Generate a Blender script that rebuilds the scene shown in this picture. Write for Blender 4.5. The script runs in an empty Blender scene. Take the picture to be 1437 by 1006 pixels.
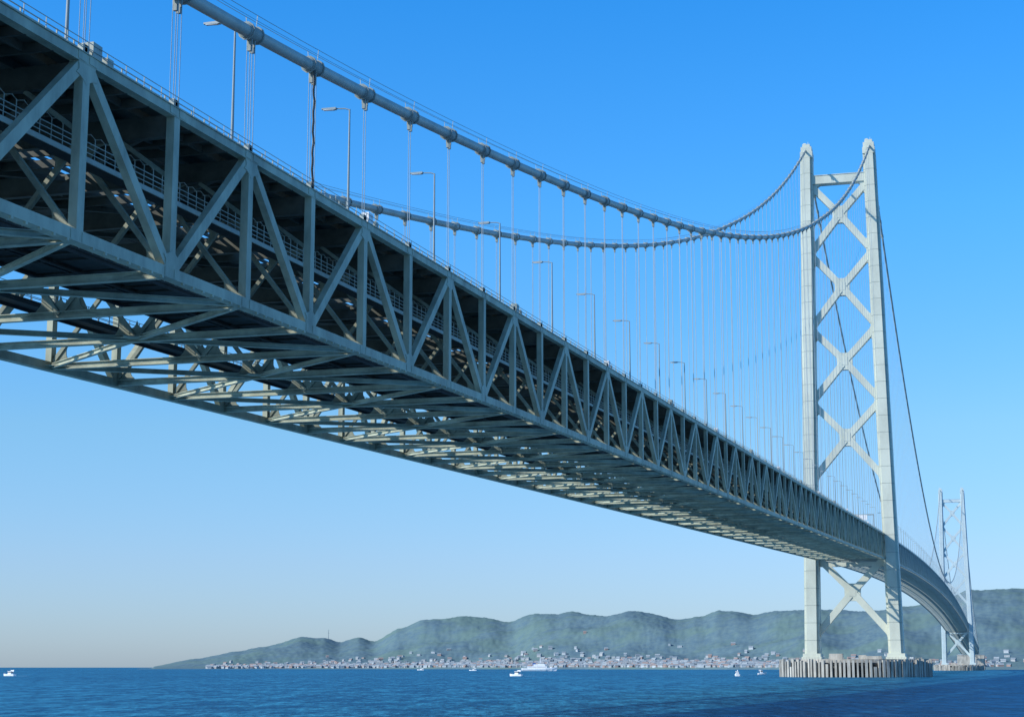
import bpy, math, random
from mathutils import Vector, noise
random.seed(7)
rad=math.radians
S=bpy.context.scene
S.view_settings.view_transform='Standard'
S.view_settings.look='None'
S.view_settings.exposure=0

# ------------------------------------------------------------------ materials
def mat(name, col, rough=0.6, var=0.12, scale=0.4, metal=0.0, dirt=None, stretch=(1,1,1), spec=0.4, bump=0.0):
    m=bpy.data.materials.new(name); m.use_nodes=True
    nt=m.node_tree; N=nt.nodes; L=nt.links
    b=N['Principled BSDF']; b.inputs['Roughness'].default_value=rough
    b.inputs['Metallic'].default_value=metal
    b.inputs['Specular IOR Level'].default_value=spec
    tc=N.new('ShaderNodeTexCoord'); mp=N.new('ShaderNodeMapping')
    mp.inputs['Scale'].default_value=stretch
    L.new(tc.outputs['Object'],mp.inputs['Vector'])
    n=N.new('ShaderNodeTexNoise'); n.inputs['Scale'].default_value=scale; n.inputs['Detail'].default_value=5
    n.inputs['Roughness'].default_value=0.65
    L.new(mp.outputs[0],n.inputs['Vector'])
    r=N.new('ShaderNodeValToRGB')
    d=dirt if dirt else tuple(c*(1-var*2) for c in col)
    r.color_ramp.elements[0].position=0.3; r.color_ramp.elements[1].position=0.62
    r.color_ramp.elements[0].color=(*d,1)
    r.color_ramp.elements[1].color=(*[min(1,c*(1+var*0.5)) for c in col],1)
    L.new(n.outputs['Fac'],r.inputs['Fac']); L.new(r.outputs['Color'],b.inputs['Base Color'])
    if bump>0:
        bp=N.new('ShaderNodeBump'); bp.inputs['Strength'].default_value=bump; bp.inputs['Distance'].default_value=0.3
        L.new(n.outputs['Fac'],bp.inputs['Height']); L.new(bp.outputs[0],b.inputs['Normal'])
    return m

M_truss=mat('truss_paint',(0.42,0.435,0.325),0.55,0.21,0.35,stretch=(1,1,0.4))
M_trussfar=mat('truss_paint_hazed',(0.38,0.43,0.40),0.6,0.06,0.05)  # truss paint with distance haze put into the colour
M_inner=mat('inner_frame_shaded_paint',(0.26,0.28,0.215),0.65,0.2,0.5)  # bridge paint darkened to carry the shade inside the truss
M_low=mat('bottom_lateral_sunlit_paint',(0.43,0.46,0.36),0.6,0.18,0.5)  # lower members lightened, sunlight painted into the colour
M_under=mat('underdeck_shaded_paint',(0.078,0.083,0.068),0.7,0.2,0.5)  # dark tone stands in for the shade below the deck
M_grate=mat('walkway_grating',(0.034,0.037,0.035),0.8,0.2,1.0)
M_asph=mat('asphalt',(0.05,0.05,0.052),0.85,0.1,0.6)
M_rail=mat('railing_paint',(0.38,0.42,0.37),0.5,0.1,0.6)
M_cable=mat('cable_paint',(0.42,0.47,0.44),0.5,0.12,0.3)
M_clamp=mat('cable_band_paint',(0.30,0.34,0.32),0.55,0.15,0.5)
M_ladder=mat('rope_ladder_steel',(0.05,0.06,0.06),0.6,0.15,0.5)
M_hang=mat('hanger_sheath',(0.48,0.53,0.54),0.5,0.05,0.3)
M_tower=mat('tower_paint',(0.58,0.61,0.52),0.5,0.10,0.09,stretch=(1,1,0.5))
M_joint=mat('tower_joint_paint',(0.36,0.40,0.36),0.6,0.1,0.3)
M_towerfar=mat('tower_paint_hazed',(0.50,0.60,0.62),0.6,0.05,0.05)  # far tower made pale and bluish, haze is in the paint colour
M_lamp=mat('lamp_paint',(0.27,0.33,0.35),0.45,0.08,0.6)
M_lens=mat('lamp_glass',(0.75,0.78,0.78),0.3,0.03,1.0)
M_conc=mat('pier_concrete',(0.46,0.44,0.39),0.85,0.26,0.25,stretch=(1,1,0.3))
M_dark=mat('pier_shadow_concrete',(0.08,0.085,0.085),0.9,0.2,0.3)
M_white=mat('white_paint',(0.78,0.79,0.80),0.4,0.04,0.5)
M_glass=mat('dark_glass',(0.03,0.04,0.05),0.15,0.05,0.5)
M_bluehull=mat('blue_paint',(0.05,0.12,0.32),0.4,0.05,0.5)
M_foam=mat('foam',(0.75,0.8,0.82),0.8,0.1,0.5)

# ------------------------------------------------------------------ mesh builder
class MB:
    def __init__(s): s.v=[]; s.f=[]; s.m=[]; s.smooth=[]
    def add(s,vs,fs,mi=0,sm=False):
        o=len(s.v); s.v.extend(vs)
        for f in fs: s.f.append(tuple(o+i for i in f)); s.m.append(mi); s.smooth.append(sm)
    def beam(s,p0,p1,w,h,up=(0,0,1),mi=0,w1=None,h1=None):
        p0=Vector(p0); p1=Vector(p1); d=(p1-p0)
        if d.length<1e-6: return
        d.normalize(); side=d.cross(Vector(up)); side.normalize(); u=side.cross(d)
        w1=w if w1 is None else w1; h1=h if h1 is None else h1
        vs=[]
        for p,a,b in ((p0,w/2,h/2),(p1,w1/2,h1/2)):
            for i,j in ((-1,-1),(1,-1),(1,1),(-1,1)):
                q=p+side*(i*a)+u*(j*b); vs.append((q.x,q.y,q.z))
        s.add(vs,[(0,3,2,1),(4,5,6,7),(0,1,5,4),(1,2,6,5),(2,3,7,6),(3,0,4,7)],mi)
    def ibeam(s,p0,p1,w,h,t=0.06,up=(0,0,1),mi=0):
        p0=Vector(p0); p1=Vector(p1); d=(p1-p0).normalized()
        side=d.cross(Vector(up)).normalized(); u=side.cross(d)
        s.beam(p0+u*(h/2),p1+u*(h/2),w,t,up,mi); s.beam(p0-u*(h/2),p1-u*(h/2),w,t,up,mi)
        s.beam(p0,p1,t,h-t-0.004,up,mi)
    def box(s,c,d,mi=0):
        x,y,z=c; a,b,e=d[0]/2,d[1]/2,d[2]/2
        s.beam((x,y-b,z),(x,y+b,z),d[0],d[2],(0,0,1),mi)
    def fillet(s,p,d1,d2,L,t,mi=0,n=5,k=0.25):
        p=Vector(p); d1=Vector(d1).normalized(); d2=Vector(d2).normalized()
        nr=d1.cross(d2)
        if nr.length<0.05: return
        nr.normalize()
        a=p+d1*L; b=p+d2*L; c=p+(d1+d2)*(L*k)
        pts=[p]
        for i in range(n+1):
            q=i/n; pts.append(a*(1-q)**2+c*2*q*(1-q)+b*q*q)
        vs=[tuple(x+nr*t/2) for x in pts]+[tuple(x-nr*t/2) for x in pts]
        m=len(pts); fs=[tuple(range(m)),tuple(range(2*m-1,m-1,-1))]
        for i in range(m):
            j=(i+1)%m; fs.append((i,m+i,m+j,j))
        s.add(vs,fs,mi)
    def tube(s,pts,r,n=8,mi=0,cap=True):
        vs=[]
        P=[Vector(p) for p in pts]
        rr=r if isinstance(r,(list,tuple)) else [r]*len(P)
        for i,p in enumerate(P):
            d=(P[min(i+1,len(P)-1)]-P[max(i-1,0)]).normalized()
            up=Vector((0,0,1)) if abs(d.z)<0.95 else Vector((0,1,0))
            sd=d.cross(up).normalized(); u=sd.cross(d)
            for k in range(n):
                a=2*math.pi*k/n; q=p+sd*(math.cos(a)*rr[i])+u*(math.sin(a)*rr[i]); vs.append((q.x,q.y,q.z))
        fs=[]
        for i in range(len(P)-1):
            for k in range(n):
                k2=(k+1)%n; fs.append((i*n+k,i*n+k2,(i+1)*n+k2,(i+1)*n+k))
        s.add(vs,fs,mi,n>5)
        if cap:
            o=len(P)*n
            s.add([vs[k] for k in range(n)],[tuple(range(n))],mi)
            s.add([vs[o-n+k] for k in range(n)],[tuple(range(n-1,-1,-1))],mi)
    def mesh(s,name,mats):
        me=bpy.data.meshes.new(name); me.from_pydata(s.v,[],s.f)
        for m in mats: me.materials.append(m)
        me.polygons.foreach_set('material_index',s.m)
        me.polygons.foreach_set('use_smooth',s.smooth)
        me.update(); return me
    def obj(s,name,mats,parent=None,loc=None):
        o=bpy.data.objects.new(name,s.mesh(name,mats)); S.collection.objects.link(o)
        if loc: o.location=loc
        if parent: o.parent=parent
        return o
def empty(name):
    e=bpy.data.objects.new(name,None); S.collection.objects.link(e); return e

# ------------------------------------------------------------------ bridge geometry
XC=-79.75; HW=17.75; PAN=14.2; YT=958.0; SPAN=1991.0; YT2=YT+SPAN; DEPTH=13.1
G=0.0326; ZT=75.7
def ztop(y):
    if y<YT: return ZT+(y-YT)*G
    if y<=YT2:
        u=y-YT; return ZT+G*u-G*u*u/SPAN
    return ZT-(y-YT2)*G
def zcable(y):
    if y>YT2: y=2*YT+SPAN-y
    if y>=YT:
        q=(y-(YT+SPAN/2))/(SPAN/2); return 98.0+(294-98.0)*q*q
    u=YT-y; g=0.3994-0.00024*(u-313)+8.6e-8*(u-313)*(u-578)
    z=296-2*max(0,1-u/300)-u*g
    return z+0.4*min(1,u/500)+ (0.75*math.exp(-(max(y,85)-134)/33) if y<500 else 0)
def P(y,s,dz): return Vector((XC+s,y,ztop(y)+dz))

bridge=empty('suspension_bridge')
truss1=MB(); truss2=MB(); deck=MB(); rails=MB(); walk=MB(); hang=MB(); cab=MB(); boxes=MB(); ladder=MB()
nodes=[(YT-PAN*j, j) for j in range(67,0,-1)]
NM=140; pm=SPAN/NM
nodes+=[(YT+pm*k, -k) for k in range(0,NM+1)]
nodes+=[(YT2+PAN*k, -NM-k) for k in range(1,66)]
NN=len(nodes)
for i in range(NN):
    y,j=nodes[i]
    truss = truss1 if y<YT else truss2
    near = y<620; vnear = y<420
    even=(j%2==0)
    for sg in (1,-1):
        s=sg*HW
        top=P(y,s,0); bot=P(y,s,-DEPTH)
        truss.beam(bot+Vector((0,0,0.40)),top-Vector((0,0,0.38)),0.70,0.95,(0,1,0))
        if i<NN-1:
            y2=nodes[i+1][0]
            t2=P(y2,s,0); b2=P(y2,s,-DEPTH)
            truss.beam(top,t2,0.78,0.80); truss.beam(bot,b2,0.82,0.92)
            if vnear:
                truss.beam(bot+Vector((sg*0.45,0,-0.42)),b2+Vector((sg*0.45,0,-0.42)),0.10,0.06)
                truss.beam(top+Vector((sg*0.43,0,0.36)),t2+Vector((sg*0.43,0,0.36)),0.12,0.07)
                if sg>0:
                    for k in range(1,8):
                        q=bot.lerp(b2,k/8.0); truss.box((q.x+sg*0.43,q.y,q.z-0.54),(0.18,0.26,0.18))
                for k in (0.055,0.945):
                    q=bot.lerp(b2,k); truss.box((q.x+sg*0.42,q.y,q.z),(0.06,1.1,0.74))
                    q=top.lerp(t2,k); truss.box((q.x+sg*0.40,q.y,q.z),(0.06,1.1,0.62))
            if even: a,b=top,b2
            else: a,b=bot,t2
            d=(b-a).normalized()
            truss.beam(a+d*0.5,b-d*0.5,0.64,0.92)
            if near:
                for (nd,dd) in ((a,(b-a)),(b,(a-b))):
                    up=Vector((0,0,-1)) if dd.z<0 else Vector((0,0,1))
                    truss.fillet(nd,dd,up,2.0,0.74,k=0.42)
                    hz=Vector((0,1 if dd.y>0 else -1,G*(1 if dd.y>0 else -1)))
                    truss.fillet(nd,dd,hz,1.5,0.745,k=0.42)
    # cross frame
    A=P(y,-HW,-DEPTH); B=P(y,HW,-DEPTH); C=P(y,0,-DEPTH)
    if near: truss.ibeam(A,B,0.55,0.62,0.07,mi=3)
    else: truss.beam(A,B,0.5,0.6,mi=3)
    T1=P(y,-9,-2.0); T2=P(y,9,-2.0)
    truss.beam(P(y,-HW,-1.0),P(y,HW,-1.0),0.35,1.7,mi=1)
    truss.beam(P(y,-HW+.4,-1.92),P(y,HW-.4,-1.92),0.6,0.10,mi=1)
    if y<1000:
        for (a,b) in ((A,T1),(T1,C),(C,T2),(T2,B)):
            d=(b-a).normalized(); truss.beam(a+d*0.4,b-d*0.1,0.42,0.42,(0,1,0),mi=2)
        truss.beam(P(y,HW-0.3,-5.2),P(y,13.2,-2.0),0.34,0.36,(0,1,0),mi=2)
        if near:
            X=Vector((1,0,0))
            for nd,dd,hz in ((A,T1-A,X),(B,T2-B,-X),(C,T1-C,-X),(C,T2-C,X)):
                truss.fillet(nd,dd,hz,3.8,0.12,k=0.14,n=7,mi=2)
                truss.fillet(nd,dd,(0,0,1),1.8,0.115,k=0.2,mi=2)
            for nd,dd in ((T1,A-T1),(T1,C-T1),(T2,B-T2),(T2,C-T2)):
                truss.fillet(nd,dd,X*(1 if dd.x>0 else -1),3.0,0.12,k=0.2,mi=2)
    if i<NN-1:
        y2=nodes[i+1][0]
        if even: prs=((P(y,-HW,-DEPTH),P(y2,0,-DEPTH)),(P(y,HW,-DEPTH),P(y2,0,-DEPTH)))
        else: prs=((P(y,0,-DEPTH),P(y2,-HW,-DEPTH)),(P(y,0,-DEPTH),P(y2,HW,-DEPTH)))
        for a,b in prs:
            d=(b-a).normalized()
            a2=a+d*0.9+Vector((0,0,0.02)); b2=b-d*0.9+Vector((0,0,0.02))
            if near:
                truss.ibeam(a2,b2,0.44,0.44,0.06,mi=3)
                truss.fillet(a,b-a,(1 if b.x>a.x else -1,0,0),2.8,0.10,k=0.14,mi=3)
                truss.fillet(b,a-b,(1 if a.x>b.x else -1,0,0),2.8,0.10,k=0.14,mi=3)
                truss.fillet(a,b-a,(0,1,G),2.8,0.105,k=0.14,mi=3)
                truss.fillet(b,a-b,(0,-1,-G),2.8,0.105,k=0.14,mi=3)
            else: truss.beam(a2,b2,0.38,0.38,mi=3)
        # deck slabs
        for s0,s1 in ((-16.7,-9.2),(-9.0,-1.6),(1.6,9.0),(9.2,16.7)):
            c=(s0+s1)/2
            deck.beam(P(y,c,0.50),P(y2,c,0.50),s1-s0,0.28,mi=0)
            deck.beam(P(y,c,0.665),P(y2,c,0.665),s1-s0-0.5,0.05,mi=1)
        for st in (-15,-12.2,-7.2,-4.4,4.4,7.2,12.2,15):
            deck.beam(P(y,st,0.05),P(y2,st,0.05),0.25,0.6,mi=0)
        for k in range(1,4):
            yy=y+(y2-y)*k/4; deck.beam(P(yy,-HW+0.3,-0.05),P(yy,HW-0.3,-0.05),0.22,0.75,mi=0)
        if y<1000:
            truss.beam(P(y,-HW,-0.6),P(y2,0,-0.6),0.4,0.4,mi=1); truss.beam(P(y,HW,-0.6),P(y2,0,-0.61),0.4,0.4,mi=1)
        # low level maintenance ways
        wl=-DEPTH+1.5
        for sg in (1,-1):
            strips=((6.0,4.0),(10.3,4.0)) if sg>0 else ((4.2,2.6),)
            for o in strips:
                walk.beam(P(y,sg*o[0],wl),P(y2,sg*o[0],wl),o[1],0.14,mi=0)
            for o in ((4.3,7.7,8.6,12.1) if sg>0 else (3.1,5.3)):
                walk.beam(P(y,sg*o,wl-0.22),P(y2,sg*o,wl-0.22),0.16,0.3,mi=0)
            if y<700:
                for o in ((4.2,12.2) if sg>0 else (3.0,5.4)):
                    for hgt in (0.45,0.8,1.15):
                        walk.beam(P(y,sg*o,wl+hgt),P(y2,sg*o,wl+hgt),0.05,0.05,mi=1)
                    for k in range(7):
                        yy=y+(y2-y)*k/7; walk.beam(P(yy,sg*o,wl),P(yy,sg*o,wl+1.15),0.06,0.06,(0,1,0),mi=1)
                if sg>0:
                    for k in range(1,6):
                        yy=y+(y2-y)*k/6; walk.beam(P(yy,sg*4.3,wl-0.3),P(yy,sg*12.1,wl-0.3),0.12,0.22,mi=0)
                    for o in (5.2,9.3):
                        walk.tube([P(y,sg*o,wl-0.65),P(y2,sg*o,wl-0.65)],0.14,6,mi=0,cap=False)
        if y<700:
            walk.beam(P(y,13.6,-5.3),P(y2,13.6,-5.3),1.9,0.16,mi=0)
            walk.beam(P(y,14.5,-5.45),P(y2,14.5,-5.45),0.12,0.4,mi=1)
            for hgt in (-4.9,-4.5,-4.1):
                walk.beam(P(y,14.5,hgt),P(y2,14.5,hgt),0.06,0.06,mi=1)
            for k in range(9):
                yy=y+(y2-y)*k/9
                walk.tube([P(yy,14.5,-5.3),P(yy,14.5,-3.6),P(yy,14.1,-3.15),P(yy,13.5,-3.1)],0.045,4,mi=1,cap=False)
            for q in (0,0.5):
                walk.tube([P(y,12.9-q,-4.6),P(y2,12.9-q,-4.6)],0.16,6,mi=0,cap=False)
        for sg in (1,-1):
            rs=sg*16.95
            for hgt in (0.95,1.25,1.6) if y<700 else (1.1,1.6):
                rails.beam(P(y,rs,hgt),P(y2,rs,hgt),0.06,0.07)
            if y<1100:
                for k in range(6):
                    yy=y+(y2-y)*k/6; rails.beam(P(yy,rs,0.5),P(yy,rs,1.65),0.08,0.10,(0,1,0))
            if y<700:
                rs=sg*18.1
                for hgt in (0.85,1.3): rails.beam(P(y,rs,hgt),P(y2,rs,hgt),0.045,0.045)
                for k in range(5):
                    yy=y+(y2-y)*k/5; rails.beam(P(yy,rs,0.36),P(yy,rs,1.3),0.05,0.05,(0,1,0))
        if y<1000:
            for st in (-0.6,0.6): deck.beam(P(y,st,0.6),P(y2,st,0.6),0.08,0.4,mi=0)
    if y<900 and j%4==0:
        boxes.box((XC+HW-0.1,y+1.5,ztop(y)+1.05),(0.8,1.3,1.2),1 if j%8 else 0); boxes.box((XC+HW-0.1,y+3.6,ztop(y)+0.85),(0.6,0.9,0.8),1)
    if y<900: boxes.box((XC+HW,y,ztop(y)+0.75),(0.45,0.7,0.65),1)
    # hangers and bands
    for sg in (1,-1):
        s=sg*HW; zc=zcable(y); zd=ztop(y)+0.3
        if abs(y-YT)<8 or abs(y-YT2)<8 or y<10 or y>YT2+950: continue
        dy=1.0; sl=(zcable(y+dy)-zcable(y-dy))/(2*dy)
        if zc-zd>2.5:
            big=y<1050
            hr=0.036 if y<240 else (0.042 if y<500 else 0.045)
            for oy in (-0.30,0.30):
                for ox in ((-0.25,0.25) if y<150 else (0,)):
                    hang.tube([(XC+s+ox,y+oy,zc-0.5),(XC+s+ox,y+oy,zd)],hr,4,cap=False)
            if big:
                dv=Vector((0,1,sl)).normalized(); c=Vector((XC+s,y,zc))
                cab.tube([c-dv*1.25,c-dv*1.2,c+dv*1.2,c+dv*1.25],[0.6,0.71,0.71,0.6],10,mi=1 if y<300 else 0)
                for e in (-1,1):
                    cab.tube([c+dv*(1.05*e)-dv*0.08,c+dv*(1.05*e)+dv*0.08],0.84,10,mi=1)
                for oy in (-0.30,0.30):
                    cab.beam((XC+s,y+oy,zc-1.25),(XC+s,y+oy,zc-0.4),0.42,0.22,(0,1,0),mi=1)
                    cab.beam((XC+s,y+oy,zc-1.75),(XC+s,y+oy,zc-1.25),0.32,0.28,(0,1,0),mi=1)
                cab.beam((XC+s,y,zd),(XC+s,y,zd+0.8),0.45,0.9,(0,1,0))
                for ox in (-0.55,0.55):
                    cab.beam((XC+s+ox*0.8,y,zc+0.4),(XC+s+ox,y,zc+1.6),0.05,0.05,(0,1,0))
# inspection rope ladder hanging by one near hanger
yl=148.6; xl=XC+HW+0.5; z0=zcable(yl)+0.5; z1=ztop(yl)+0.6
pl=[(xl+0.05*math.sin(k*1.7),yl-0.9+0.07*math.sin(k*0.9),z0+(z1-z0)*k/24) for k in range(25)]
ladder.tube(pl,0.075,5); ladder.tube([(p[0],p[1]+0.28,p[2]) for p in pl],0.045,4)
for k in range(1,60):
    q=k/60; zz=z0+(z1-z0)*q; ladder.beam((xl,yl-0.9,zz),(xl,yl-0.62,zz),0.05,0.05)
# main cables and hand ropes
for sg in (1,-1):
    s=sg*HW
    pts=[]; y=-40.0
    while y<YT-0.1: pts.append(Vector((XC+s,y,zcable(max(y,0))+ (0 if y>=0 else y*0.27)))); y+=7.1
    pts.append(Vector((XC+s,YT,zcable(YT))))
    k=1
    while YT+k*14.22<YT2: pts.append(Vector((XC+s,YT+k*14.22,zcable(YT+k*14.22)))); k+=1
    pts.append(Vector((XC+s,YT2,zcable(YT2))))
    k=1
    while k*14.2<960: pts.append(Vector((XC+s,YT2+k*14.2,zcable(YT2+k*14.2)))); k+=1
    cab.tube(pts,0.56,14)
    for ox in (-0.55,0.55):
        cab.tube([p+Vector((ox,0,1.6)) for p in pts if p.y<YT+900],0.03,4,cap=False,mi=1)
    cab.tube([p+Vector((0.55,0,1.1)) for p in pts if p.y<YT],0.022,4,cap=False,mi=1)
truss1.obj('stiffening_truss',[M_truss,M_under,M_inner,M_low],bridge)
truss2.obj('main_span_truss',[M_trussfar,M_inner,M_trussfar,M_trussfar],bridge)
deck.obj('road_deck',[M_under,M_asph],bridge)
rails.obj('deck_railing',[M_rail],bridge)
walk.obj('maintenance_walkway',[M_grate,M_rail],bridge)
hang.obj('hanger_ropes',[M_hang],bridge)
cab.obj('main_cables',[M_cable,M_clamp],bridge)
boxes.obj('deck_cabinets',[M_white,M_rail],bridge)
ladder.obj('rope_ladder',[M_ladder],bridge)

# ------------------------------------------------------------------ towers
ZB=10.0; ZTOP=296.0
def legx(z): return 22.1+(17.3-22.1)*(z-ZB)/(ZTOP-ZB)
def tower(yt,name,m,m2):
    t=MB()
    def cross(hx,hy,nx,ny):
        return [(-hx,-ny),(-hx,ny),(-nx,ny),(-nx,hy),(nx,hy),(nx,ny),(hx,ny),(hx,-ny),(nx,-ny),(nx,-hy),(-nx,-hy),(-nx,-ny)]
    seg=30
    for sg in (1,-1):
        rings=[]
        for k in range(seg+1):
            z=ZB+(ZTOP-8-ZB)*k/seg; q=k/seg
            rings.append((z,4.0-0.5*q,7.4-2.4*q))
        for k in range(seg):
            z0,hx,hy=rings[k]; z1,hx1,hy1=rings[k+1]
            n=12; vs=[]
            for (z,a,b) in ((z0+0.12,hx,hy),(z1-0.12,hx1,hy1)):
                for (x,y) in cross(a,b,a-1.3,b-2.0): vs.append((XC+sg*legx(z)+x,yt+y,z))
            fs=[(i,(i+1)%n,n+(i+1)%n,n+i) for i in range(n)]
            fs=[tuple(reversed(f)) for f in fs]+[tuple(range(n)),tuple(range(2*n-1,n-1,-1))]
            t.add(vs,fs)
            vs=[]
            for (z,a,b) in ((z1-0.12,hx1-0.10,hy1-0.10),(z1+0.12,hx1-0.10,hy1-0.10)):
                for (x,y) in cross(a,b,a-1.3,b-2.0): vs.append((XC+sg*legx(z)+x,yt+y,z))
            t.add(vs,fs,1)
        x=XC+sg*legx(ZTOP)
        t.box((x,yt,ZTOP-6.2),(6.8,9.0,3.6)); t.box((x,yt,ZTOP-3.0),(6.0,8.0,3.0)); t.box((x,yt,ZTOP-0.8),(4.2,6.8,2.0))
        t.box((x-1.2,yt+1,ZTOP+0.9),(1.6,2.4,1.6)); t.box((x+0.8,yt,ZTOP+1.2),(0.2,0.2,2.4))
        x=XC+sg*legx(ZB)
        t.box((x,yt,ZB-0.2),(10.5,18,1.6)); t.box((x,yt,ZB+1.4),(9.4,16.2,1.8))
    def lp(z,sg,inn=3.0): return Vector((XC+sg*(legx(z)-inn),yt,z))
    t.beam(lp(275,-1),lp(275,1),6.0,4.6)
    t.beam(lp(277.5,-1),lp(277.5,1),6.6,0.35)
    for sg in (1,-1): t.fillet(lp(273,sg,3.4),(-sg,0,0),(0,0,-1),5,4.0,k=0.3)
    for (z0,z1) in ((233,273.5),(190.5,233),(149,190.5),(106,149),(21,66)):
        zc=(z0+z1)/2+1.5
        w=3.5; dy=4.2
        c=Vector((XC,yt,zc)); q_=0
        for sg in (1,-1):
            for zz in (z0+2.2,z1-2.2):
                a=lp(zz,sg); t.beam(a,c,dy-0.04*q_,w); q_+=1
                t.fillet(lp(zz,sg,3.2),c-a,(0,0,1),6.0,dy-0.3-0.03*q_,k=0.3)
                t.fillet(lp(zz,sg,3.2),c-a,(0,0,-1),6.0,dy-0.5-0.03*q_,k=0.3)
        e=[lp(z0+2.2,1)-c,lp(z1-2.2,1)-c,lp(z1-2.2,-1)-c,lp(z0+2.2,-1)-c]
        for k in range(4): t.fillet(c,e[k],e[(k+1)%4],7.5,dy-0.7-k*0.04,k=0.33)
        t.beam((XC,yt-dy/2-0.06,zc-2.2),(XC,yt-dy/2-0.06,zc+2.2),3.6,0.1,(0,1,0))
        t.beam((XC,yt+dy/2+0.06,zc-2.2),(XC,yt+dy/2+0.06,zc+2.2),3.6,0.1,(0,1,0))
    zb=ztop(yt)-DEPTH-2.8
    t.beam(Vector((XC-19,yt,zb)),Vector((XC+19,yt,zb)),4.0,2.2)
    return t.obj(name,[m,m2])
tower(YT,'bridge_tower',M_tower,M_joint)
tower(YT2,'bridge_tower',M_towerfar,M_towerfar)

# ------------------------------------------------------------------ piers
def pier(yt):
    p=MB()
    R=39.0
    def disc(r,z0,z1,mi,n=96):
        vs=[(XC+r*math.cos(2*math.pi*k/n),yt+r*math.sin(2*math.pi*k/n),z) for z in (z0,z1) for k in range(n)]
        fs=[(k,(k+1)%n,n+(k+1)%n,n+k) for k in range(n)]+[tuple(range(n,2*n))]
        p.add(vs,fs,mi)
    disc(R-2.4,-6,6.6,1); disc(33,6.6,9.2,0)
    n=110
    for k in range(n):
        a=2*math.pi*(k+0.5)/n
        h=9.0 if (k%11) else 6.4
        r=R+random.uniform(-0.6,0.6)
        x=XC+r*math.cos(a); y=yt+r*math.sin(a)
        w=random.uniform(0.9,1.7)
        p.beam((x,y,-3),(x,y,h+random.uniform(-1.3,0.5)),w,1.4,(math.cos(a),math.sin(a),0),0)
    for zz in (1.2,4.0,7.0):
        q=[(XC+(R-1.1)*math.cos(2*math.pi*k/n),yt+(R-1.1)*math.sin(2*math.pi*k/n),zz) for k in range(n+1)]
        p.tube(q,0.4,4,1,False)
    for k in range(n):
        a=2*math.pi*k/n; x=XC+35*math.cos(a); y=yt+35*math.sin(a)
        p.beam((x,y,6.6),(x,y,10.2),0.14,0.14,(0,1,0),0)
    p.box((XC-8,yt-20,10.6),(7,6,3.0),0); p.box((XC+6,yt-24,10.2),(4,4,2.2),0); p.box((XC+12,yt-28,10.0),(8,2,1.6),0)
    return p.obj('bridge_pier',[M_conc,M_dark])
pier(YT); pier(YT2)

def anchorage(y0,y1,zt):
    a=MB()
    a.box((XC,(y0+y1)/2,zt/2-3),(56,abs(y1-y0),zt+4)); a.box((XC,(y0+y1)/2,zt+0.6),(58,abs(y1-y0)+2,1.2))
    for k in range(6):
        a.box((XC-28.2,y0+(y1-y0)*(k+0.5)/6,zt/2-3),(0.6,2.0,zt)); a.box((XC+28.2,y0+(y1-y0)*(k+0.5)/6,zt/2-3),(0.6,2.0,zt))
    a.obj('bridge_anchorage',[M_conc])
anchorage(-75,-6,26); anchorage(YT2+946,YT2+1020,30)

# ------------------------------------------------------------------ street lamps
lm=MB()
lm.tube([(0,0,0),(0,0,6),(0,0,12.3)],[0.16,0.12,0.09],8)
lm.tube([(0,0,12.25),(-0.5,0,12.42),(-1.6,0,12.5)],0.07,6)
lm.beam((-1.5,0,12.5),(-3.1,0,12.55),0.42,0.24,mi=0,w1=0.3,h1=0.14)
lm.beam((-1.7,0,12.36),(-2.9,0,12.42),0.3,0.06,mi=1)
lm.box((0,0,0.5),(0.45,0.45,1.0))
lmesh=lm.mesh('street_lamp',[M_lamp,M_lens])
k=0
while True:
    y=22.0+28.4*k; k+=1
    if y>YT2-20: break
    if abs(y-YT)<12: continue
    o=bpy.data.objects.new('street_lamp',lmesh); S.collection.objects.link(o)
    o.location=(XC+15.6,y,ztop(y)+0.7)
    o.rotation_euler=(0,0,random.uniform(-0.04,0.04))
sg_=MB(); ysg=905
for s in (1.8,16.2): sg_.beam(P(ysg,s,0.7),P(ysg,s,8.2),0.4,0.4,(0,1,0))
sg_.beam(P(ysg,1.8,8.0),P(ysg,16.2,8.0),0.5,0.6); sg_.beam(P(ysg-0.5,6,6.6),P(ysg-0.5,13,6.6),0.25,2.6,mi=1)
sg_.obj('traffic_sign',[M_lamp,M_white])

# ------------------------------------------------------------------ water
wm=bpy.data.materials.new('sea_water'); wm.use_nodes=True
nt=wm.node_tree; N=nt.nodes; L=nt.links; N.clear()
out=N.new('ShaderNodeOutputMaterial'); mix=N.new('ShaderNodeMixShader')
df=N.new('ShaderNodeBsdfDiffuse'); gl=N.new('ShaderNodeBsdfGlossy'); gl.inputs['Roughness'].default_value=0.25
geo=N.new('ShaderNodeNewGeometry')
mp=N.new('ShaderNodeMapping'); mp.inputs['Scale'].default_value=(1.8,0.45,1)
rt=N.new('ShaderNodeMapping'); rt.inputs['Rotation'].default_value=(0,0,rad(-16))
L.new(geo.outputs['Position'],rt.inputs['Vector']); L.new(rt.outputs[0],mp.inputs['Vector'])
def nz(sc,det,ro):
    n=N.new('ShaderNodeTexNoise'); n.inputs['Scale'].default_value=sc; n.inputs['Detail'].default_value=det; n.inputs['Roughness'].default_value=ro
    L.new(mp.outputs[0],n.inputs['Vector']); return n
n1=nz(0.30,4,0.65); n2=nz(0.0035,6,0.7); n3=nz(0.075,4,0.7)
def madd(a,fa,b):
    m=N.new('ShaderNodeMath'); m.operation='MULTIPLY_ADD'; L.new(a,m.inputs[0]); m.inputs[1].default_value=fa
    if b is None: m.inputs[2].default_value=0
    else: L.new(b,m.inputs[2])
    return m.outputs[0]
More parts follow.
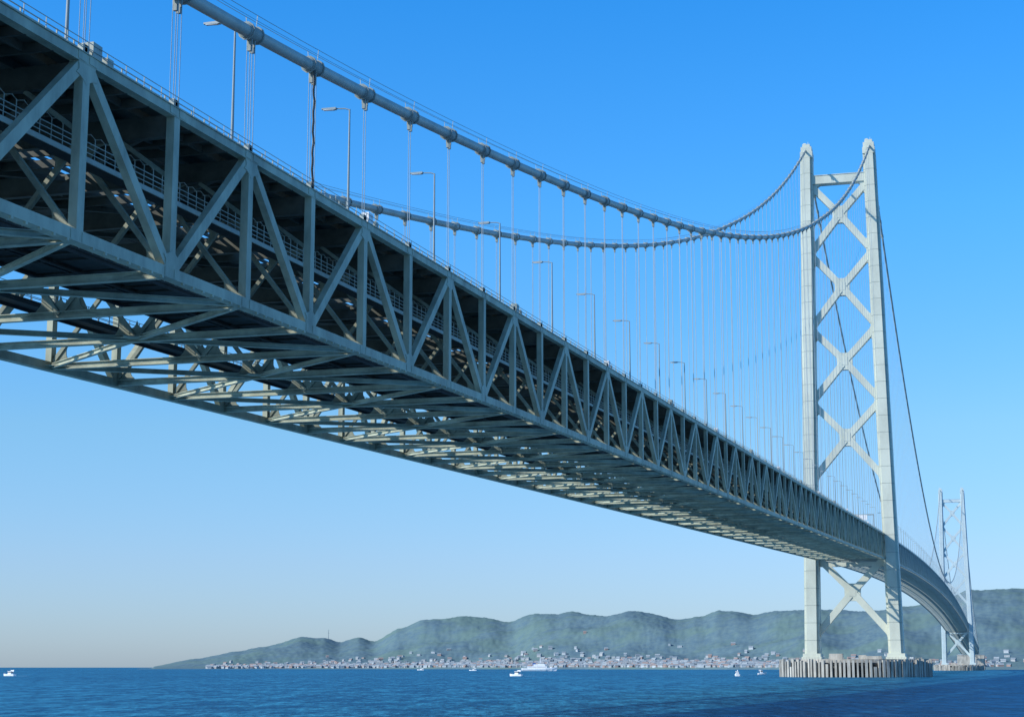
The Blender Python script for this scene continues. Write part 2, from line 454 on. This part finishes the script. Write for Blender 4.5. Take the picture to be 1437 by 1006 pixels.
v=madd(n3.outputs['Fac'],0.48,madd(n2.outputs['Fac'],0.20,madd(n1.outputs['Fac'],0.32,None)))
r1=N.new('ShaderNodeValToRGB'); r1.color_ramp.elements[0].position=0.445; r1.color_ramp.elements[1].position=0.58
r1.color_ramp.elements[0].color=(0.001,0.048,0.120,1); r1.color_ramp.elements[1].color=(0.030,0.215,0.35,1)
L.new(v,r1.inputs['Fac']); L.new(r1.outputs['Color'],df.inputs['Color'])
bp=N.new('ShaderNodeBump'); bp.inputs['Strength'].default_value=0.9; bp.inputs['Distance'].default_value=2.0
L.new(v,bp.inputs['Height']); L.new(bp.outputs[0],gl.inputs['Normal']); L.new(bp.outputs[0],df.inputs['Normal'])
gl.inputs['Color'].default_value=(0.5,0.75,0.88,1)
mix.inputs[0].default_value=0.22
L.new(df.outputs[0],mix.inputs[1]); L.new(gl.outputs[0],mix.inputs[2]); L.new(mix.outputs[0],out.inputs[0])
w=MB(); W=60000
w.add([(-W,-W,0),(W,-W,0),(W,W,0),(-W,W,0)],[(0,1,2,3)])
w.obj('sea',[wm])

# ------------------------------------------------------------------ hills (far shore)
prof=[(-60,0),(-30,0),(-27.7,0.5),(-26.2,12),(-24.9,22),(-24.0,29),(-22.9,42),(-22.2,41),(-21.6,35),(-21.0,41),(-20.5,36),(-19.7,54),(-18.9,66),(-18.3,66),(-17.6,69),(-16.9,67),(-16.2,61),(-15.3,74),(-14.7,73),(-14.1,77),(-13.0,69),(-12.1,77),(-11.4,74),(-10.7,67),(-9.9,70),(-9.3,79),(-8.8,78),(-8.2,72),(-7.3,78),(-6.0,79),(-4.6,77),(-3.3,83),(-2.2,94),(-1.35,108),(-0.6,108),(0.1,110),(2,118),(5,105),(9,115),(14,90),(20,60),(26,20),(30,0)]
def lerp_tab(a):
    a-=0.24
    for k in range(len(prof)-1):
        if prof[k][0]<=a<=prof[k+1][0]:
            q=(a-prof[k][0])/(prof[k+1][0]-prof[k][0]); q=q*q*(3-2*q)*0.7+q*0.3
            return prof[k][1]*(1-q)+prof[k+1][1]*q
    return 0
def Rshore(a):
    q=min(1,max(0,(a+24)/22)); q=q*q*(3-2*q)
    return 5300*(1-q)+4050*q+60*noise.noise(Vector((a*0.7,3,0)))
def Rridge(a): return Rshore(a)+1150+150*noise.noise(Vector((a*0.3,9,0)))
def terrain(a,R):
    rs=Rshore(a); rr=Rridge(a); e=lerp_tab(a)
    e+=min(1,e/30)*(noise.fractal(Vector((a*1.5,1.7,0)),1,2,2)*1.4)
    H=e/2488*rr*math.cos(rad(a+16))+ (5 if e>1 else 0)
    s=(R-rs)/(rr-rs)
    if s<0: return -6
    x=R*math.sin(rad(a)); y=R*math.cos(rad(a)); v=Vector((x,y,0))
    if s<1:
        f=s*s*(3-2*s); f=0.06*min(1,s*12)+0.94*max(0,(f-0.02))/0.98
        n=noise.fractal(v/460,1,2,3)*0.26*math.sin(math.pi*min(1,s))+ abs(noise.noise(v/300))*-0.10*math.sin(math.pi*s)
        z=H*max(0.03,f+n*min(1,s*4))
    else: z=H*max(0,1-((s-1)/1.6)**2)
    z+= noise.fractal(v/18,1,2,2)*2.6*min(1,s*4)*min(1,H/60)
    return z if H>1.5 else -6+8*(H/1.5)
hl=MB(); na=1300; nr=90
vs=[];fs=[]
for i in range(na+1):
    a=-28.5+(30+28.5)*(i/na)
    rs=Rshore(a); rr=Rridge(a)
    for k in range(nr+1):
        R=rs-10+(rr-rs)*1.5*k/nr
        vs.append((R*math.sin(rad(a)),R*math.cos(rad(a)),terrain(a,R)))
for i in range(na):
    for k in range(nr):
        o=i*(nr+1)+k; fs.append((o,o+nr+1,o+nr+2,o+1))
hl.add(vs,fs,0,True)
hm=bpy.data.materials.new('forest_hills_hazed'); hm.use_nodes=True
nt=hm.node_tree; N=nt.nodes; L=nt.links; b=N['Principled BSDF']; b.inputs['Roughness'].default_value=1; b.inputs['Specular IOR Level'].default_value=0
geo=N.new('ShaderNodeNewGeometry')
n1=N.new('ShaderNodeTexNoise'); n1.inputs['Scale'].default_value=0.04; n1.inputs['Detail'].default_value=6; n1.inputs['Roughness'].default_value=0.75
n2=N.new('ShaderNodeTexNoise'); n2.inputs['Scale'].default_value=0.0055; n2.inputs['Detail'].default_value=5; n2.inputs['Roughness'].default_value=0.65
L.new(geo.outputs['Position'],n1.inputs['Vector']); L.new(geo.outputs['Position'],n2.inputs['Vector'])
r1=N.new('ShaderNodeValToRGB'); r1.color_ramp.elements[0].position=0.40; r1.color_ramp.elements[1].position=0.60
r1.color_ramp.elements[0].color=(0.105,0.178,0.225,1); r1.color_ramp.elements[1].color=(0.140,0.218,0.240,1)  # forest tones muted and blued, painted haze over the far shore
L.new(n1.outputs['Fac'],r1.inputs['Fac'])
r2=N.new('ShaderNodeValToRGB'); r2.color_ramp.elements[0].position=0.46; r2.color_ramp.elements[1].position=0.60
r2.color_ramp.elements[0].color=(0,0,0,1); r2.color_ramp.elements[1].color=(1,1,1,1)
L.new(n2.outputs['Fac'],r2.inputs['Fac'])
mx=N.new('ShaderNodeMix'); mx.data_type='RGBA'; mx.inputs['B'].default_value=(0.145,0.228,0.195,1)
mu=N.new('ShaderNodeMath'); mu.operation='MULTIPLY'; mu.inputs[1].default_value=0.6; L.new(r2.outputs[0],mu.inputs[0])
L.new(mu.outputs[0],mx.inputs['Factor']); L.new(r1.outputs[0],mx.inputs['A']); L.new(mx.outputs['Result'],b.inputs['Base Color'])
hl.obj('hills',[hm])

# ------------------------------------------------------------------ town along the shore
hc=[(0.50,0.54,0.56),(0.42,0.44,0.45),(0.36,0.34,0.33),(0.26,0.32,0.36),(0.38,0.28,0.25)]
hms=[mat('house_wall_%d'%i,c,0.9,0.05,0.05) for i,c in enumerate(hc)]
rc=[(0.22,0.27,0.31),(0.32,0.25,0.23),(0.33,0.38,0.41)]
hms+=[mat('house_roof_%d'%i,c,0.9,0.05,0.05) for i,c in enumerate(rc)]
def house(t,a,R,w,d,h,wall,roof,flat=False,fnd=1.5,rot=None,win=True):
    x=R*math.sin(rad(a)); y=R*math.cos(rad(a)); z=terrain(a,R)-fnd
    th=random.uniform(-0.5,0.5) if rot is None else rot
    c,s=math.cos(th),math.sin(th)
    def T(px,py,pz): return (x+px*c-py*s,y+px*s+py*c,z+pz)
    w/=2; d/=2; h+=fnd
    t.add([T(-w,-d,0),T(w,-d,0),T(w,d,0),T(-w,d,0),T(-w,-d,h),T(w,-d,h),T(w,d,h),T(-w,d,h)],
          [(0,1,5,4),(1,2,6,5),(2,3,7,6),(3,0,4,7),(4,5,6,7)],wall)
    if not flat:
        rh=min(w,d)*0.8; e=0.6
        t.add([T(-w-e,-d-e,h+0.05),T(w+e,-d-e,h+0.05),T(w+e,d+e,h+0.05),T(-w-e,d+e,h+0.05),T(-w-e,0,h+rh),T(w+e,0,h+rh)],
              [(0,1,5,4),(2,3,4,5),(0,4,3),(1,2,5)],roof)
    elif win:
        fl=int((h-fnd)/3.2)
        for k in range(fl):
            z0=fnd+k*3.2
            nb=max(2,int(w*2/5))
            for b in range(nb):
                xa=-w+ (b+0.25)*2*w/nb; xb=-w+(b+0.75)*2*w/nb
                t.add([T(xa,-d-0.1,z0+1.2),T(xb,-d-0.1,z0+1.2),T(xb,-d-0.1,z0+2.6),T(xa,-d-0.1,z0+2.6)],[(0,1,2,3)],3)
tn=MB()
cl=[(-24.8,0.8,90),(-23.5,1.2,200),(-21.6,1.0,330),(-19.5,1.2,330),(-17.4,1.0,320),(-15.6,1.0,260),(-14.2,1.0,290),(-12.3,1.3,340),(-10.6,0.9,270),(-8.3,0.9,290),(-6.5,1.0,180),(-4.0,1.0,80),(-1,1.5,50),(4,4,80)]
for (a0,sp,n) in cl:
    for _ in range(n):
        a=random.gauss(a0,sp*0.7); rs=Rshore(a)
        R=rs+12+abs(random.gauss(0,115 if random.random()<0.93 else 210))
        if lerp_tab(a)<14: continue
        house(tn,a,R,random.uniform(6,13),random.uniform(6,10),random.uniform(3.0,6.0),random.choice([0,0,1,1,1,2,3,4]),random.choice([5,5,6,7,7]),random.random()<0.2)
tn.obj('coastal_town',hms)
def hotel(a,R,w,h,wall):
    t=MB(); house(t,a,R,w,12,h,wall,5,True,fnd=8,rot=0.15)
    x=R*math.sin(rad(a)); y=R*math.cos(rad(a)); z=terrain(a,R)
    t.box((x+w*0.2,y,z+h+1.2),(w*0.2,7,2.4),wall)
    t.obj('hotel_building',hms)
hotel(-17.3,Rshore(-17.3)+330,34,9,1)
hotel(-20.2,Rshore(-20.2)+230,44,6,1)
hotel(-12.0,Rshore(-12.0)+90,36,10,1); hotel(-10.4,Rshore(-10.4)+110,44,7,0)
hotel(-4.8,Rshore(-4.8)+60,50,10,1)
ms=MB(); a=-21.76; R=Rridge(a); z=terrain(a,R); x=R*math.sin(rad(a)); y=R*math.cos(rad(a))
ms.tube([(x,y,z-3),(x,y,z+34)],[1.3,0.5],5); ms.box((x,y,z+22),(5,5,1.0)); ms.box((x,y,z+29),(4,4,1.0))
ms.obj('radio_mast',[M_lamp])

# ------------------------------------------------------------------ boats
def hull(t,Ln,B,H,mi=0):
    sec=[(-0.5,0.42,0.05),(-0.45,0.46,0),(-0.1,0.5,0),(0.2,0.45,0.05),(0.38,0.26,0.22),(0.5,0.015,0.42)]
    vs=[]
    for (q,b,sh) in sec:
        hh=H*(1+sh)
        for (x,z) in ((-b*0.65,-0.6),(-b,hh*0.5),(-b,hh),(b,hh),(b,hh*0.5),(b*0.65,-0.6)):
            vs.append((q*Ln+(0.03*Ln if (q>0.45 and z>=hh) else 0),x*B,z))
    fs=[]
    for i in range(len(sec)-1):
        for k in range(6):
            k2=(k+1)%6; fs.append((i*6+k,i*6+k2,(i+1)*6+k2,(i+1)*6+k))
    fs+= [tuple(range(5,-1,-1)),tuple(range(30,36))]
    t.add(vs,fs,mi)
def place(t,name,x,y,rot,mats):
    o=t.obj(name,mats,loc=(x,y,0)); o.rotation_euler=(0,0,rot); return o
def at(a,R): a+=0.24; return R*math.sin(rad(a)),R*math.cos(rad(a))
def fishing(a,R,rot,Ln=8):
    t=MB(); hull(t,Ln,2.6,1.0,0)
    t.box((-0.08*Ln,0,1.9),(0.28*Ln,1.7,1.7),0); t.box((-0.08*Ln+0.02,0,2.25),(0.285*Ln,1.74,0.5),1); t.box((-0.08*Ln,0,2.8),(0.33*Ln,1.9,0.12),0)
    t.tube([(-0.1*Ln,0,2.8),(-0.1*Ln,0,5.2)],0.06,5,2); t.tube([(-0.4*Ln,0,1),(-0.4*Ln,0,3.2)],0.05,5,2)
    t.beam((-0.4*Ln,0,3.1),(-0.12*Ln,0,2.9),0.05,0.9,mi=0)
    t.tube([(0.2*Ln,0.9,1.4),(0.48*Ln,0.1,2.0)],0.04,4,2)
    for k in range(3): t.tube([(0.25*Ln+k*0.7,-0.8+0.25*k,1.1),(0.25*Ln+k*0.7,-0.8+0.25*k,1.75)],0.04,4,2)
    t.add([(-Ln*0.5,-0.7,0.03),(-Ln*0.5,0.7,0.03),(-Ln*1.6,2.0,0.03),(-Ln*1.6,-2.0,0.03)],[(0,1,2,3)],3)
    place(t,'fishing_boat',*at(a,R),rot,[M_white,M_glass,M_lamp,M_foam])
fishing(-31.95,1080,rad(160),10)
fishing(-15.9,1020,rad(165),8)
fishing(-8.75,1030,rad(110),6)
fishing(-7.95,1250,rad(20),6)
fishing(-17.3,2700,rad(175),12); fishing(-19.0,3200,rad(170),14)
t=MB(); Ln=50; hull(t,Ln,9,3.8,0)
t.box((-2,0,5.2),(28,7,3.0),0); t.box((1,0,8.0),(17,6,2.8),0); t.box((3,0,10.6),(9,5.4,2.6),0)
t.box((3.1,0,10.9),(9.1,5.5,0.8),1); t.box((-1.9,0,5.5),(26,7.1,0.5),1)
t.tube([(2,0,11.5),(2,0,20)],[0.6,0.25],6,0); t.box((2,0,15.5),(0.8,5,0.5),0); t.box((-7,0,9.4),(4,3,4.0),2)
t.box((17,0,5.2),(2.4,1.6,1.6),0)
t.add([(-Ln*0.5,-2,0.04),(-Ln*0.5,2,0.04),(-Ln*1.5,6,0.04),(-Ln*1.5,-6,0.04)],[(0,1,2,3)],3)
place(t,'patrol_ship',*at(-15.15,2500),rad(5),[M_white,M_glass,M_bluehull,M_foam])

# ------------------------------------------------------------------ light and sky
sd=Vector((-1.3,-1.0,1.0)).normalized()
el=math.asin(sd.z); rot=math.atan2(sd.x,sd.y)
sun=bpy.data.lights.new('sun','SUN'); sun.energy=4.7; sun.angle=rad(0.53); sun.color=(1.0,0.95,0.86)
so=bpy.data.objects.new('sun',sun); S.collection.objects.link(so); so.rotation_euler=sd.to_track_quat('Z','Y').to_euler()
wd=bpy.data.worlds.new('World'); S.world=wd; wd.use_nodes=True
nt=wd.node_tree; bg=nt.nodes['Background']
sk=nt.nodes.new('ShaderNodeTexSky'); sk.sky_type='NISHITA'; sk.sun_disc=False; sk.sun_elevation=el; sk.sun_rotation=rot
sk.air_density=1.0; sk.dust_density=0.3; sk.ozone_density=3.0; sk.altitude=0
hs=nt.nodes.new('ShaderNodeHueSaturation'); hs.inputs['Saturation'].default_value=1.15
tc=nt.nodes.new('ShaderNodeTexCoord'); sx=nt.nodes.new('ShaderNodeSeparateXYZ'); cr=nt.nodes.new('ShaderNodeValToRGB')
nt.links.new(tc.outputs['Generated'],sx.inputs[0]); nt.links.new(sx.outputs['Z'],cr.inputs['Fac'])
K=2.6
stops=[(0.0,(0.70,0.93,1.58)),(0.06,(0.84,1.04,1.50)),(0.134,(0.97,1.30,1.52)),(0.255,(0.68,1.57,2.1)),(0.37,(0.40,1.55,2.25)),(0.7,(0.8,1.2,1.42))]
els=cr.color_ramp.elements
els[0].position=0.0; els[1].position=0.7
for p_,c_ in stops[1:-1]: els.new(p_)
for e_,(p_,c_) in zip(sorted(els,key=lambda q:q.position),stops): e_.color=(c_[0]/K,c_[1]/K,c_[2]/K,1)
vm=nt.nodes.new('ShaderNodeVectorMath'); vm.operation='MULTIPLY'
vs_=nt.nodes.new('ShaderNodeVectorMath'); vs_.operation='SCALE'; vs_.inputs['Scale'].default_value=K
nt.links.new(sk.outputs[0],hs.inputs['Color']); nt.links.new(hs.outputs[0],vm.inputs[0]); nt.links.new(cr.outputs[0],vm.inputs[1])
nt.links.new(vm.outputs[0],vs_.inputs[0]); nt.links.new(vs_.outputs[0],bg.inputs['Color'])
bg.inputs['Strength'].default_value=0.11

# ------------------------------------------------------------------ camera
cd=bpy.data.cameras.new('camera'); co=bpy.data.objects.new('camera',cd); S.collection.objects.link(co)
cd.sensor_width=36; cd.sensor_fit='HORIZONTAL'; cd.lens=60.95; cd.clip_start=1; cd.clip_end=200000
co.location=(0,0,5); co.rotation_euler=(rad(90+10.09),0,rad(15.79))
S.camera=co
